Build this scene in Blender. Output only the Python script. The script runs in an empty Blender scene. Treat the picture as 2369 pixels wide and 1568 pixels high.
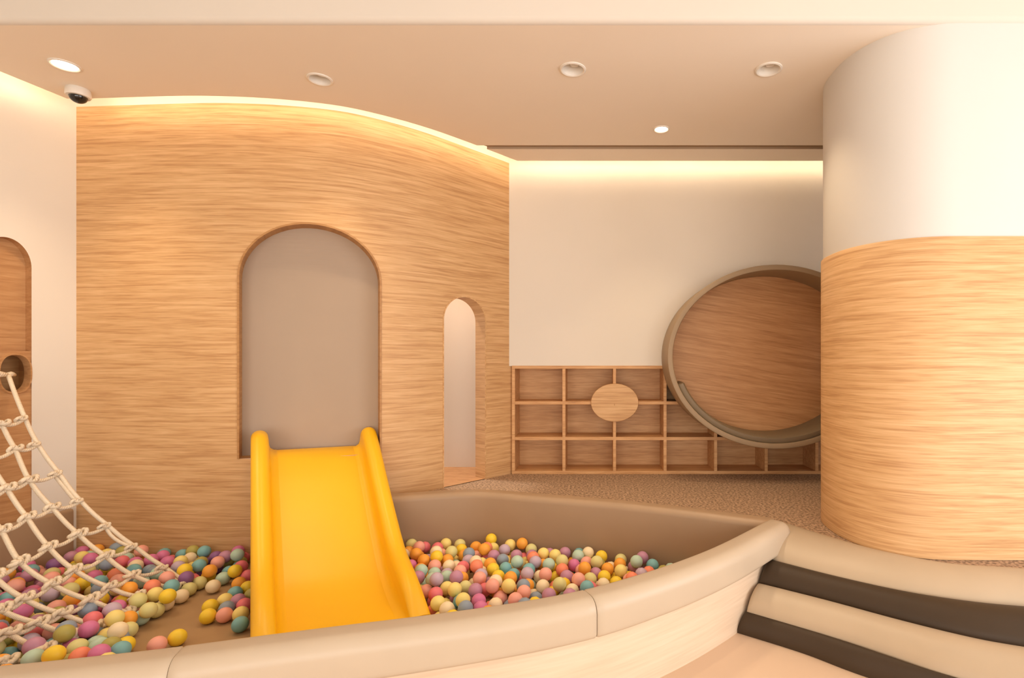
import bpy, bmesh, math, random
import numpy as np
from mathutils import Vector, Matrix
from mathutils.geometry import tessellate_polygon

random.seed(7)
SC = bpy.context.scene
COL = SC.collection

# ------------------------------------------------------------------ camera
F, CX, CY, HC = 1220.0, 1385.0, 832.0, 1.0       # focal length and principal point in pixels, eye height
W, H = 2369.0, 1568.0
cam = bpy.data.cameras.new('camera'); co = bpy.data.objects.new('camera', cam); COL.objects.link(co)
cam.sensor_fit = 'HORIZONTAL'; cam.sensor_width = 36.0; cam.lens = F / W * 36.0
cam.shift_x = (W / 2 - CX) / W; cam.shift_y = (CY - H / 2) / W
cam.clip_start = 0.02
co.location = (0, 0, HC); co.rotation_euler = (math.pi / 2, 0, 0)
SC.camera = co

# ------------------------------------------------------------------ world, light, exposure
wd = bpy.data.worlds.new('world'); SC.world = wd; wd.use_nodes = True
wd.node_tree.nodes['Background'].inputs[0].default_value = (0.80, 0.88, 1.0, 1)
wd.node_tree.nodes['Background'].inputs[1].default_value = 1.0
vs = SC.view_settings
vs.view_transform = 'Standard'; vs.look = 'None'; vs.gamma = 1.0; vs.use_curve_mapping = False
vs.exposure = 0.24
SC.cycles.use_denoising = True
SC.cycles.max_bounces = 5; SC.cycles.diffuse_bounces = 4; SC.cycles.glossy_bounces = 2; SC.cycles.transmission_bounces = 1
SC.cycles.caustics_reflective = False; SC.cycles.caustics_refractive = False
SC.cycles.use_adaptive_sampling = True; SC.cycles.adaptive_threshold = 0.03
LED_STRENGTH = 20.0
LED_COLOR = (1.0, 0.79, 0.54)
SPOT_COLOR = (1.0, 0.78, 0.52)
def window_light(name, loc, rot, sx, sy, power, color):
    l = bpy.data.lights.new(name, 'AREA'); l.shape = 'RECTANGLE'; l.size = sx; l.size_y = sy
    l.energy = power; l.color = color
    o = bpy.data.objects.new(name, l); COL.objects.link(o); o.location = loc; o.rotation_euler = rot
    return o
window_light('window_daylight', (4.36, 0.3, 1.15), (0, math.radians(90), 0), 2.4, 3.8, 112, (0.97, 0.98, 1.0))
window_light('rear_window_daylight', (0.4, -3.06, .72), (math.radians(90), 0, 0), 6.4, 2.0, 150, (1.0, 0.92, 0.81))

# ------------------------------------------------------------------ helpers
def px(x, y, Y):                     # the point at depth Y seen at a pixel
    return Vector(((x - CX) * Y / F, Y, HC - (y - CY) * Y / F))
def pz(x, y, Z):                     # the point at height Z seen at a pixel
    Y = (HC - Z) * F / (y - CY)
    return Vector(((x - CX) * Y / F, Y, Z))
def setp(o, label=None, cat=None, group=None, kind=None):
    if label: o['label'] = label
    if cat: o['category'] = cat
    if group: o['group'] = group
    if kind: o['kind'] = kind
    return o
def empty(name, loc, label=None, cat=None, group=None, kind=None):
    o = bpy.data.objects.new(name, None); COL.objects.link(o); o.location = loc
    o.empty_display_size = 0.05
    return setp(o, label, cat, group, kind)
def world_loc(o):
    v = Vector((0, 0, 0))
    while o is not None:
        v = v + o.location; o = o.parent
    return v
def mesh(name, verts, faces, mat, parent=None, smooth=False, uv=None, label=None, cat=None, group=None, kind=None, recalc=True, angle=None):
    off = world_loc(parent) if parent else Vector((0, 0, 0))
    me = bpy.data.meshes.new(name)
    me.from_pydata([tuple(Vector(v) - off) for v in verts], [], faces)
    if uv is not None:
        ul = me.uv_layers.new(name='UVMap')
        for lp in me.loops: ul.data[lp.index].uv = uv[lp.vertex_index]
    if recalc:
        bm = bmesh.new(); bm.from_mesh(me); bmesh.ops.recalc_face_normals(bm, faces=bm.faces); bm.to_mesh(me); bm.free()
    if smooth:
        for p in me.polygons: p.use_smooth = True
        if angle: me.set_sharp_from_angle(angle=math.radians(angle))
    me.materials.append(mat)
    o = bpy.data.objects.new(name, me); COL.objects.link(o)
    if parent: o.parent = parent
    return setp(o, label, cat, group, kind)
def box(name, a, b, mat, parent=None, bevel=0.0, **k):
    off = world_loc(parent) if parent else Vector((0, 0, 0))
    bm = bmesh.new(); bmesh.ops.create_cube(bm, size=1)
    for v in bm.verts:
        v.co = Vector([a[i] + (v.co[i] + .5) * (b[i] - a[i]) for i in range(3)]) - off
    if bevel: bmesh.ops.bevel(bm, geom=bm.edges[:], offset=bevel, segments=2, profile=.5, affect='EDGES')
    me = bpy.data.meshes.new(name); bm.to_mesh(me); bm.free(); me.materials.append(mat)
    o = bpy.data.objects.new(name, me); COL.objects.link(o)
    if parent: o.parent = parent
    return setp(o, **k)
def catmull(P, n):
    P = [Vector(p) for p in P]; Q = [2 * P[0] - P[1]] + P + [2 * P[-1] - P[-2]]
    out = []
    for i in range(1, len(Q) - 2):
        for k in range(12):
            t = k / 12
            a, b, c, d = Q[i - 1], Q[i], Q[i + 1], Q[i + 2]
            out.append(.5 * ((2 * b) + (c - a) * t + (2 * a - 5 * b + 4 * c - d) * t * t + (3 * b - a - 3 * c + d) * t ** 3))
    out.append(P[-1])
    return resample(out, n)
def resample(P, n):
    L = [0]
    for a, b in zip(P, P[1:]): L.append(L[-1] + (b - a).length)
    res = []; j = 0
    for i in range(n):
        s = L[-1] * i / (n - 1)
        while j < len(P) - 2 and L[j + 1] < s: j += 1
        d = L[j + 1] - L[j]; t = 0 if d == 0 else (s - L[j]) / d
        res.append(P[j].lerp(P[j + 1], min(max(t, 0), 1)))
    return res
def smoothed(P, it=2):
    for _ in range(it):
        P = [P[0]] + [(P[i - 1] + 2 * P[i] + P[i + 1]) / 4 for i in range(1, len(P) - 1)] + [P[-1]]
    return P
def plan_normals(P):                 # unit normals in plan, to the right of the direction of travel
    N = []
    for i in range(len(P)):
        t = P[min(i + 1, len(P) - 1)] - P[max(i - 1, 0)]
        t.z = 0; t.normalize(); N.append(Vector((t.y, -t.x, 0)))
    return N
def grid_faces(rows, cols, closed=False):
    f = []
    for i in range(rows - 1):
        for j in range(cols if closed else cols - 1):
            k = (j + 1) % cols
            f.append((i * cols + j, i * cols + k, (i + 1) * cols + k, (i + 1) * cols + j))
    return f
def sweep(name, path, prof, mat, parent=None, inset=0.006, cap=True, smooth=True, angle=50, **k):
    """path in plan (z ignored); prof = closed list of (n, z), n to the right of travel"""
    N = plan_normals(path); cols = len(prof)
    cn = sum(p[0] for p in prof) / cols; cz = sum(p[1] for p in prof) / cols
    rings = []
    def ring(i, sc, shift):
        t = (path[min(i + 1, len(path) - 1)] - path[max(i - 1, 0)]).normalized()
        out = []
        for (n, z) in prof:
            nn = cn + (n - cn) * sc[0]; zz = cz + (z - cz) * sc[1]
            p = path[i] + N[i] * nn + t * shift
            out.append(Vector((p.x, p.y, zz)))
        return out
    mn = max(p[0] for p in prof) - min(p[0] for p in prof); mz = max(p[1] for p in prof) - min(p[1] for p in prof)
    sc = (1 - 2 * inset / mn, 1 - 2 * inset / mz)
    if inset: rings.append(ring(0, sc, 0))
    for i in range(len(path)):
        sh = inset if i == 0 else (-inset if i == len(path) - 1 else 0)
        rings.append(ring(i, (1, 1), sh))
    if inset: rings.append(ring(len(path) - 1, sc, 0))
    v = [p for r in rings for p in r]
    f = grid_faces(len(rings), cols, True)
    if cap:
        f.append(tuple(range(cols))[::-1]); f.append(tuple(range((len(rings) - 1) * cols, len(rings) * cols)))
    uvs = []
    s = 0
    for i, r in enumerate(rings):
        if i: s += (r[0] - rings[i - 1][0]).length
        uvs += [(s, p.z) for p in r]
    return mesh(name, v, f, mat, parent, smooth=smooth, uv=uvs, angle=angle, **k)
def tube_data(P, r, sides=8, cap=True):
    v = []; f = []; uv = []; s = 0
    up = Vector((0, 0, 1))
    prev = None
    rr = r if isinstance(r, (list, tuple)) else [r] * len(P)
    for i in range(len(P)):
        t = (P[min(i + 1, len(P) - 1)] - P[max(i - 1, 0)]).normalized()
        if prev is None:
            a = t.cross(up if abs(t.z) < .95 else Vector((1, 0, 0))).normalized()
        else:
            a = (prev - t * prev.dot(t)).normalized()
        prev = a; b = t.cross(a)
        if i: s += (P[i] - P[i - 1]).length
        for k in range(sides):
            an = 2 * math.pi * k / sides
            v.append(P[i] + (a * math.cos(an) + b * math.sin(an)) * rr[i]); uv.append((s, k / sides))
    f = grid_faces(len(P), sides, True)
    if cap:
        f.append(tuple(range(sides))[::-1]); f.append(tuple(range((len(P) - 1) * sides, len(P) * sides)))
    return v, f, uv
def lathe(name, prof, center, mat, parent=None, seg=32, axis='z', smooth=True, angle=40, **k):
    """prof = list of (radius, height) top to bottom, about a vertical line"""
    v = []; f = []
    for (r, z) in prof:
        for i in range(seg):
            a = 2 * math.pi * i / seg
            v.append(Vector(center) + Vector((r * math.cos(a), r * math.sin(a), z)))
    f = grid_faces(len(prof), seg, True)
    if prof[0][0] > 1e-5 and k.pop('cap_top', False): f.append(tuple(range(seg)))
    if prof[-1][0] > 1e-5 and k.pop('cap_bottom', False): f.append(tuple(range((len(prof) - 1) * seg, len(prof) * seg)))
    k.pop('cap_top', None); k.pop('cap_bottom', None)
    return mesh(name, v, f, mat, parent, smooth=smooth, angle=angle, **k)
def tess(loops):
    vs_ = [Vector(p) for l in loops for p in l]
    tri = tessellate_polygon([[Vector(p) for p in l] for l in loops])
    return vs_, [tuple(t) for t in tri]

# ------------------------------------------------------------------ materials
def principled(name, color, rough=0.6, spec=0.4, sheen=0.0, coat=0.0):
    m = bpy.data.materials.new(name); m.use_nodes = True
    b = m.node_tree.nodes['Principled BSDF']
    b.inputs['Base Color'].default_value = (*color, 1); b.inputs['Roughness'].default_value = rough
    b.inputs['Specular IOR Level'].default_value = spec
    b.inputs['Coat Weight'].default_value = coat
    return m, b
def srgb(r, g, b):
    f = lambda c: (c / 255 / 12.92) if c / 255 <= .04045 else ((c / 255 + .055) / 1.055) ** 2.4
    return (f(r), f(g), f(b))
def nodes(m): return m.node_tree.nodes, m.node_tree.links
def noisy(name, color, amount=0.06, scale=3.0, rough=0.6, spec=0.4, bump=0.0, bscale=200, coat=0.0, detail=2, spread=.2):
    """a plain surface with a faint mottling and fine relief"""
    m, b = principled(name, color, rough, spec, coat=coat); n, l = nodes(m)
    tc = n.new('ShaderNodeTexCoord')
    nz = n.new('ShaderNodeTexNoise'); nz.inputs['Scale'].default_value = scale; nz.inputs['Detail'].default_value = detail
    l.new(tc.outputs['Object'], nz.inputs['Vector'])
    cr = n.new('ShaderNodeValToRGB')
    cr.color_ramp.elements[0].position = .5 - spread; cr.color_ramp.elements[1].position = .5 + spread
    cr.color_ramp.elements[0].color = (*[c * (1 - amount) for c in color], 1)
    cr.color_ramp.elements[1].color = (*[min(1, c * (1 + amount)) for c in color], 1)
    l.new(nz.outputs['Fac'], cr.inputs['Fac']); l.new(cr.outputs['Color'], b.inputs['Base Color'])
    if bump:
        nb = n.new('ShaderNodeTexNoise'); nb.inputs['Scale'].default_value = bscale; nb.inputs['Detail'].default_value = 3
        l.new(tc.outputs['Object'], nb.inputs['Vector'])
        bp = n.new('ShaderNodeBump'); bp.inputs['Strength'].default_value = bump; bp.inputs['Distance'].default_value = .002
        l.new(nb.outputs['Fac'], bp.inputs['Height']); l.new(bp.outputs['Normal'], b.inputs['Normal'])
    return m
def wood(name, dark, mid, light, coord='UV', rot=(0, 0, 0), along=1.0, across=20.0, contrast=1.0, rough=.5, swap=None):
    """veneer: streaks long in the first coordinate and fine in the second"""
    m, b = principled(name, mid, rough, .35); n, l = nodes(m)
    tc = n.new('ShaderNodeTexCoord'); mp = n.new('ShaderNodeMapping'); mp.vector_type = 'TEXTURE'
    mp.inputs['Rotation'].default_value = rot
    l.new(tc.outputs[coord], mp.inputs['Vector'])
    sc = swap or (along, across, across)
    m2 = n.new('ShaderNodeMapping'); m2.inputs['Scale'].default_value = sc
    l.new(mp.outputs['Vector'], m2.inputs['Vector'])
    n1 = n.new('ShaderNodeTexNoise'); n1.inputs['Scale'].default_value = 1.0; n1.inputs['Detail'].default_value = 4
    n1.inputs['Roughness'].default_value = .62; n1.inputs['Distortion'].default_value = .5
    l.new(m2.outputs['Vector'], n1.inputs['Vector'])
    m3 = n.new('ShaderNodeMapping'); m3.inputs['Scale'].default_value = tuple(c * 3.3 for c in sc)
    m3.inputs['Location'].default_value = (3.1, 7.7, 1.3)
    l.new(mp.outputs['Vector'], m3.inputs['Vector'])
    n2 = n.new('ShaderNodeTexNoise'); n2.inputs['Scale'].default_value = 1.0; n2.inputs['Detail'].default_value = 3
    n2.inputs['Distortion'].default_value = .3
    l.new(m3.outputs['Vector'], n2.inputs['Vector'])
    mx = n.new('ShaderNodeMix'); mx.data_type = 'FLOAT'; mx.inputs['Factor'].default_value = .38
    l.new(n1.outputs['Fac'], mx.inputs['A']); l.new(n2.outputs['Fac'], mx.inputs['B'])
    cr = n.new('ShaderNodeValToRGB'); e = cr.color_ramp.elements
    h = .17 / contrast
    e[0].position = .5 - h; e[0].color = (*dark, 1); e[1].position = .5 + h; e[1].color = (*light, 1)
    q = e.new(.5); q.color = (*mid, 1)
    l.new(mx.outputs['Result'], cr.inputs['Fac']); l.new(cr.outputs['Color'], b.inputs['Base Color'])
    return m
def emitter(name, color, strength):
    m = bpy.data.materials.new(name); m.use_nodes = True; n, l = nodes(m)
    n.remove(n['Principled BSDF']); e = n.new('ShaderNodeEmission')
    e.inputs[0].default_value = (*color, 1); e.inputs[1].default_value = strength
    l.new(e.outputs[0], n['Material Output'].inputs[0])
    return m

M = {}
M['plaster'] = noisy('cream_plaster', (.80, .73, .635), .015, 1.5, .85, .2)
M['ceiling'] = noisy('ceiling_paint', (.87, .765, .645), .015, 1.2, .9, .15)
M['fascia'] = noisy('bulkhead_paint', (.68, .61, .53), .012, 1.5, .85, .2)
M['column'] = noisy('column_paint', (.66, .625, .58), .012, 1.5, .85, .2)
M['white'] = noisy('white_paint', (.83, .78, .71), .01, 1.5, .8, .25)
OAK = ((.52, .275, .115), (.655, .385, .175), (.75, .475, .240))
M['oak_uv'] = wood('oak_veneer_curved', *OAK, coord='UV', along=1.7, across=42, contrast=1.35)
M['oak_x'] = wood('oak_veneer_flat', *OAK, coord='Object', swap=(1.7, 42, 42), contrast=1.3)
M['oak_dark'] = wood('oak_veneer_edging', (.36, .17, .06), (.47, .24, .09), (.55, .30, .12), coord='Object', swap=(2, 2, 30))
M['oak_shelf'] = wood('oak_shelf_board', (.50, .245, .095), (.66, .36, .155), (.78, .47, .225), coord='Object', swap=(2.2, 26, 30))
M['oak_disc'] = wood('oak_wheel_veneer', (.44, .205, .08), (.58, .295, .125), (.68, .375, .175), coord='Object', rot=(0, math.radians(9), 0), swap=(1.8, 30, 36))
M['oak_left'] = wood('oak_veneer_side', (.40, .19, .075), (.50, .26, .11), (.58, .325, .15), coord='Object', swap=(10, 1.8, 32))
M['ash'] = wood('pale_ash_panel', (.63, .465, .32), (.71, .54, .385), (.77, .605, .45), coord='UV', along=1.4, across=30, contrast=.8)
M['taupe'] = noisy('taupe_panel_paint', (.44, .335, .25), .02, 2, .75, .3)
M['cushion'] = noisy('beige_leatherette', (.535, .42, .30), .025, 4, .42, .45)
M['cushion_in'] = noisy('taupe_leatherette', (.40, .265, .160), .025, 4, .45, .4)
M['ring'] = noisy('taupe_ring_leatherette', (.35, .245, .145), .03, 5, .5, .4)
M['ring_pad'] = noisy('olive_taupe_cushion', (.22, .16, .095), .04, 6, .5, .4)
M['step_light'] = noisy('beige_step_leatherette', (.50, .38, .255), .025, 4, .42, .45)
M['step_dark'] = noisy('dark_brown_step_leatherette', (.054, .033, .018), .06, 4, .5, .25)
M['pitfloor'] = noisy('tan_pit_floor', (.42, .265, .135), .04, 5, .55, .35)
M['floor'] = noisy('beige_floor', (.70, .50, .345), .02, 2, .5, .35)
M['carpet'] = noisy('brown_carpet', (.40, .265, .17), .36, 62, .95, .1, .6, 300, detail=2, spread=.09)
M['slide'] = noisy('yellow_plastic', (.92, .50, .008), .02, 2, .38, .45)
M['rope'] = None
M['black'] = principled('smoked_dome', (.012, .009, .007), .08, .6)[0]
M['metal'] = principled('satin_white_trim', (.80, .74, .66), .35, .5)[0]
M['bulb'] = emitter('lit_lamp', (1.0, .86, .62), 18)
M['dimbulb'] = principled('lamp_glass', (.75, .70, .64), .15, .6)[0]
M['led'] = emitter('warm_led', LED_COLOR, LED_STRENGTH)
M['slot'] = noisy('shadow_gap', (.44, .31, .20), .02, 3, .8, .2)
M['window_frame'] = principled('white_window_frame', (.8, .78, .75), .5, .4)[0]
m, b = principled('cotton_rope', (.84, .70, .52), .85, .2); n, l = nodes(m)
tc = n.new('ShaderNodeTexCoord'); mp = n.new('ShaderNodeMapping'); mp.inputs['Scale'].default_value = (60, 2, 1)
l.new(tc.outputs['UV'], mp.inputs['Vector'])
wv = n.new('ShaderNodeTexWave'); wv.bands_direction = 'DIAGONAL'; wv.inputs['Scale'].default_value = .8
l.new(mp.outputs['Vector'], wv.inputs['Vector'])
bp = n.new('ShaderNodeBump'); bp.inputs['Strength'].default_value = .5; bp.inputs['Distance'].default_value = .003
l.new(wv.outputs['Fac'], bp.inputs['Height']); l.new(bp.outputs['Normal'], b.inputs['Normal'])
M['rope'] = m

# ------------------------------------------------------------------ plan of the room
ZC, ZTOP, ZF = 2.68, 2.94, -0.37          # lower ceiling, cove roof, lower floor
GAP = 0.18
YB, YN = 4.62, 4.90                        # back wall, wall behind the small arch
edge_px = [(205, 228), (400, 222), (500, 222), (600, 226), (700, 234), (800, 247), (900, 270), (1000, 299), (1100, 335), (1197, 372)]
EDGE = smoothed(catmull([pz(x, y, ZC) for x, y in edge_px], 90), 6)      # free edge of the ceiling along the curved wall
EN = plan_normals(EDGE)
WALL = [p - nn * GAP for p, nn in zip(EDGE, EN)]
for p in WALL: p.z = 0
# carry both ends on
d0 = (WALL[0] - WALL[3]).normalized(); d1 = (WALL[-1] - WALL[-4]).normalized()
LWC = Vector((-3.564, 3.55, 0))            # corner of left wall and curved wall
WALL = [WALL[0] + d0 * k for k in (.3, .15)] + WALL + [WALL[-1] + d1 * k for k in (.1, .2)]
WALL = [p for p in WALL if p.y <= YB + .06]
WALL = resample(WALL, 220)
UL = [0]
for a, b_ in zip(WALL, WALL[1:]): UL.append(UL[-1] + (b_ - a).length)
WN = plan_normals(WALL)
def wall_at(u, z=0, off=0.0):
    u = min(max(u, 0), UL[-1]); j = int(np.searchsorted(UL, u)) - 1; j = min(max(j, 0), len(UL) - 2)
    t = (u - UL[j]) / (UL[j + 1] - UL[j])
    p = WALL[j].lerp(WALL[j + 1], t) + WN[j].lerp(WN[j + 1], t).normalized() * off
    return Vector((p.x, p.y, z))
def u_at_px(x):
    a = (x - CX) / F; best = None
    for i in range(2000):
        u = UL[-1] * i / 1999; p = wall_at(u)
        e = abs(p.x / p.y - a)
        if best is None or e < best[0]: best = (e, u)
    return best[1]
LDIR = Vector((-.187, -.982, 0)).normalized(); LNORM = Vector((.982, -.187, 0)).normalized()
def left_at(s, z=0, off=0.0):
    p = LWC + LDIR * s + LNORM * off
    return Vector((p.x, p.y, z))

# ------------------------------------------------------------------ walls with openings
def opening_top(op, u):
    x = (u - op['m']) / op['h']
    return op['spring'] + op['rise'] * math.sqrt(max(0, 1 - x * x))
def strip_wall(name, at, u0, u1, z0, z1, ops, mat, step=.06, parent=None, **k):
    us = {round(u0 + (u1 - u0) * i / max(1, int((u1 - u0) / step)), 6) for i in range(int((u1 - u0) / step) + 1)} | {u0, u1}
    for op in ops:
        us = {u for u in us if not (op['m'] - op['h'] < u < op['m'] + op['h'])}
        us |= {op['m'] - op['h'] * math.cos(math.pi * i / 28) for i in range(29)}
    us = sorted(u for u in us if u0 <= u <= u1)
    v = []; f = []; uv = []
    def quad(a, b, za0, za1, zb0, zb1):
        i = len(v)
        v.extend([at(a, za0), at(b, zb0), at(b, zb1), at(a, za1)]); uv.extend([(a, za0), (b, zb0), (b, zb1), (a, za1)])
        f.append((i, i + 1, i + 2, i + 3))
    for a, b in zip(us, us[1:]):
        if b - a < 1e-6: continue
        op = next((o for o in ops if o['m'] - o['h'] - 1e-6 <= a and b <= o['m'] + o['h'] + 1e-6), None)
        if op is None: quad(a, b, z0, z1, z0, z1)
        else:
            if op['sill'] > z0 + 1e-4: quad(a, b, z0, op['sill'], z0, op['sill'])
            quad(a, b, opening_top(op, a), z1, opening_top(op, b), z1)
    return mesh(name, v, f, mat, parent, smooth=True, uv=uv, recalc=False, angle=40, **k)
def arch_outline(op, n=28, grow=0.0):
    pts = [(op['m'] - op['h'] - grow, op['sill'])]
    for i in range(n + 1):
        a = math.pi * i / n
        pts.append((op['m'] - (op['h'] + grow) * math.cos(a), op['spring'] + (op['rise'] + grow) * math.sin(a)))
    pts.append((op['m'] + op['h'] + grow, op['sill']))
    return pts

uL, uR = u_at_px(554), u_at_px(878)
BIG = dict(m=(uL + uR) / 2, h=(uR - uL) / 2, sill=.335, spring=1.555, rise=.37)
uL2, uR2 = u_at_px(1027), u_at_px(1122)
SMALL = dict(m=(uL2 + uR2) / 2, h=(uR2 - uL2) / 2, sill=0.0, spring=1.315, rise=.19)
ucorner = u_at_px(160)
WOODTOP = 2.722
wall_curved = strip_wall('wall_curved', wall_at, ucorner - .02, UL[-1], ZF - .02, WOODTOP, [dict(BIG), dict(SMALL, sill=-.001)], M['oak_uv'], kind='structure',
                         label='curved oak veneered wall with two arched openings', )
# the small arch reaches the carpet: close the strip below it
strip_wall('upper_band', wall_at, ucorner - .02, UL[-1], WOODTOP, ZTOP, [], M['plaster'], parent=wall_curved, label='pale plaster band above the oak')

# large niche behind the slide
ND = Vector((-.46, .888, 0)).normalized(); NT = .125
def niche(name, op, d, t, mat, trim):
    o = arch_outline(op)
    fr = [wall_at(u, z) for u, z in o]; bk = [p + d * t for p in fr]
    v = fr + bk; n = len(fr)
    uvn = [(u * .2, z) for u, z in o] + [(u * .2 + t, z) for u, z in o]
    f = [(i, i + 1, n + i + 1, n + i) for i in range(n - 1)] + [(n - 1, 0, n, 2 * n - 1)]
    mesh(name, v, f, mat, wall_curved, smooth=True, uv=uvn, angle=35, label=trim)
    return bk
bk = niche('arch_frame', BIG, ND, NT, M['oak_dark'], 'amber oak lining of the large arch')
vv, ff = tess([[(p.x, p.z, 0) for p in bk]])
mesh('niche_panel', bk, ff, M['taupe'], wall_curved, label='smooth taupe panel at the back of the large arch')
# thin raised edging around the large arch
def edging(name, op, wdt, proud, mat, lab):
    a = arch_outline(op, grow=0); b = arch_outline(op, grow=wdt)
    a = a[0:]; b = b[0:]
    rows = []
    for (ua, za), (ub, zb) in zip(a, b):
        rows.append([wall_at(ua, za, 0), wall_at(ua, za, proud), wall_at(ub, zb, proud), wall_at(ub, zb, 0)])
    v = [p for r in rows for p in r]
    return mesh(name, v, grid_faces(len(rows), 4), mat, wall_curved, smooth=True, angle=35, label=lab)
edging('arch_edging', BIG, .012, .006, M['oak_dark'], 'thin amber edging of the large arch')
nm = WN[int(np.searchsorted(UL, SMALL['m']))]
niche('arch_frame', dict(SMALL, sill=0.0), -nm, .13, M['oak_uv'], 'oak lining of the small arch')
edging('arch_edging', SMALL, .010, .004, M['oak_x'], 'thin oak edging of the small arch')

# back wall (above and to the right of the shelf), wall seen through the small arch
XL = -0.712
SHELF_TOP = .945
wb = mesh('wall_back', [(XL - .12, YB, SHELF_TOP), (4.5, YB, SHELF_TOP), (4.5, YB, ZTOP), (XL - .12, YB, ZTOP)], [(0, 1, 2, 3)], M['plaster'], kind='structure', recalc=False,
          label='cream back wall above the cube shelf')
mesh('lower_wall', [(2.3, YB, 0), (4.5, YB, 0), (4.5, YB, SHELF_TOP), (2.3, YB, SHELF_TOP)], [(0, 1, 2, 3)], M['plaster'], wb, recalc=False)
mesh('wall_nook', [(-3.7, YN, 0), (XL - .04, YN, 0), (XL - .04, YN, ZTOP), (-3.7, YN, ZTOP), (XL - .04, YB + .01, 0), (XL - .04, YB + .01, ZTOP)],
     [(0, 1, 2, 3), (1, 4, 5, 2)], M['white'], kind='structure', recalc=False, label='white wall seen through the small arch')
nf = [wall_at(u, .004, -.002) for u in np.linspace(u_at_px(900), UL[-1] - .08, 24)] + [Vector((XL - .04, YN, .004)), Vector((-1.9, YN, .004))]
nfv, nff = tess([nf])
mesh('floor_nook', nfv, nff, M['oak_disc'], kind='structure', recalc=False,
     label='wooden floor inside the small arch')

# left wall with its narrow arched recess
def s_at_px(x, off=0):
    a = (x - CX) / F; o = LWC + LNORM * off
    # (o.x + L.x s) = a (o.y + L.y s)
    return (a * o.y - o.x) / (LDIR.x - a * LDIR.y)
sR = s_at_px(73); sM = s_at_px(15)
LEFT = dict(m=sM, h=sM - sR, sill=ZF, spring=1.582, rise=.168)
wall_left = strip_wall('wall_left', left_at, -.3, 7.2, ZF, 3.45, [LEFT], M['plaster'], step=.4, kind='structure', label='cream side wall with a narrow arched recess')
o_ = arch_outline(LEFT); fr = [left_at(s, z) for s, z in o_]; bkk = [left_at(s, z, -.055) for s, z in o_]
n_ = len(fr)
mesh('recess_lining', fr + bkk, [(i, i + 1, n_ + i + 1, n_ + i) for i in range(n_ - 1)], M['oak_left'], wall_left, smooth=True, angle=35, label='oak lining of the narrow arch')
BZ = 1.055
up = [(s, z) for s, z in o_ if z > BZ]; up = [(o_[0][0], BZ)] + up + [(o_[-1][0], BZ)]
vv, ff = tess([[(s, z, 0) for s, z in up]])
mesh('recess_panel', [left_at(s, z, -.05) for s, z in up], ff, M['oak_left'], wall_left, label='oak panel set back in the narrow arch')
hs, hz, hw, hh = s_at_px(36), .915, .073, .112
hole = [(hs + hw * math.copysign(abs(math.cos(a)) ** .8, math.cos(a)), hz + hh * math.copysign(abs(math.sin(a)) ** .8, math.sin(a))) for a in [2 * math.pi * i / 32 for i in range(32)]]
outer = [(LEFT['m'] - LEFT['h'], ZF), (LEFT['m'] + LEFT['h'], ZF), (LEFT['m'] + LEFT['h'], BZ), (LEFT['m'] - LEFT['h'], BZ)]
vv, ff = tess([[(s, z, 0) for s, z in outer], [(s, z, 0) for s, z in hole]])
pts = outer + hole
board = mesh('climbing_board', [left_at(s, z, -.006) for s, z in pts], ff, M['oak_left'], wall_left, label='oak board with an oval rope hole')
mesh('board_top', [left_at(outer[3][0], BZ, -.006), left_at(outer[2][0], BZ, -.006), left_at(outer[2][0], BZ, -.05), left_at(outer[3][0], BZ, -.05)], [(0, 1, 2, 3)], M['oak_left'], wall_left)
rim = []
for o2, g in ((-.006, 1.16), (.004, 1.12), (.004, 1.03), (-.006, 1.0), (-.05, 1.0)):
    rim += [left_at(hs + (s - hs) * g, hz + (z - hz) * g, o2) for s, z in hole]
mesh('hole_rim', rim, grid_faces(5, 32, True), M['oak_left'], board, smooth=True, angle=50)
bx = [(hs - .12, hz - .16), (hs + .12, hz - .16), (hs + .12, hz + .16), (hs - .12, hz + .16)]
a1 = [left_at(s, z, -.05) for s, z in bx]; a2 = [left_at(s, z, -.17) for s, z in bx]
mesh('hole_box', a1 + a2, [(0, 1, 5, 4), (1, 2, 6, 5), (2, 3, 7, 6), (3, 0, 4, 7), (4, 5, 6, 7)], M['oak_dark'], board)

# ------------------------------------------------------------------ ceilings
lamps_px = [(150, 150, .062, True), (740, 183, .062, False), (1325, 160, .066, False), (1778, 160, .066, False), (1530, 298, .050, True)]
LAMPS = [(pz(x, y, ZC), r, lit) for x, y, r, lit in lamps_px]
e0, e1 = pz(0, 165, ZC), pz(155, 228, ZC)
eld = (e1 - e0) / (e1.y - e0.y)
YFRONT = 2.65
left_front = e0 + eld * (YFRONT - e0.y)
S0, S1 = 2049.6 / (832 - 336), 2049.6 / (832 - 345)       # the slot in the ceiling
def edge_x(Y):
    for a, b in zip(EDGE, EDGE[1:]):
        if a.y <= Y <= b.y and a.x > -2.4: return a.lerp(b, (Y - a.y) / (b.y - a.y))
i0 = [i for i, p in enumerate(EDGE) if p.x > -2.4]
front_edge = [p for p in EDGE if (p.x <= -2.4 or p.y < S0)]
rear_edge = [p for p in EDGE if p.x > -2.4 and p.y > S1]
loopA = [Vector((4.5, YFRONT, ZC)), left_front, e1] + front_edge + [edge_x(S0), Vector((4.5, S0, ZC))]
loopB = [edge_x(S1)] + rear_edge + [Vector((4.5, EDGE[-1].y, ZC)), Vector((4.5, S1, ZC))]
holes = []
for c, r, lit in LAMPS:
    holes.append([Vector((c.x + r * math.cos(a), c.y + r * math.sin(a), ZC)) for a in [2 * math.pi * i / 24 for i in range(24)]])
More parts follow.
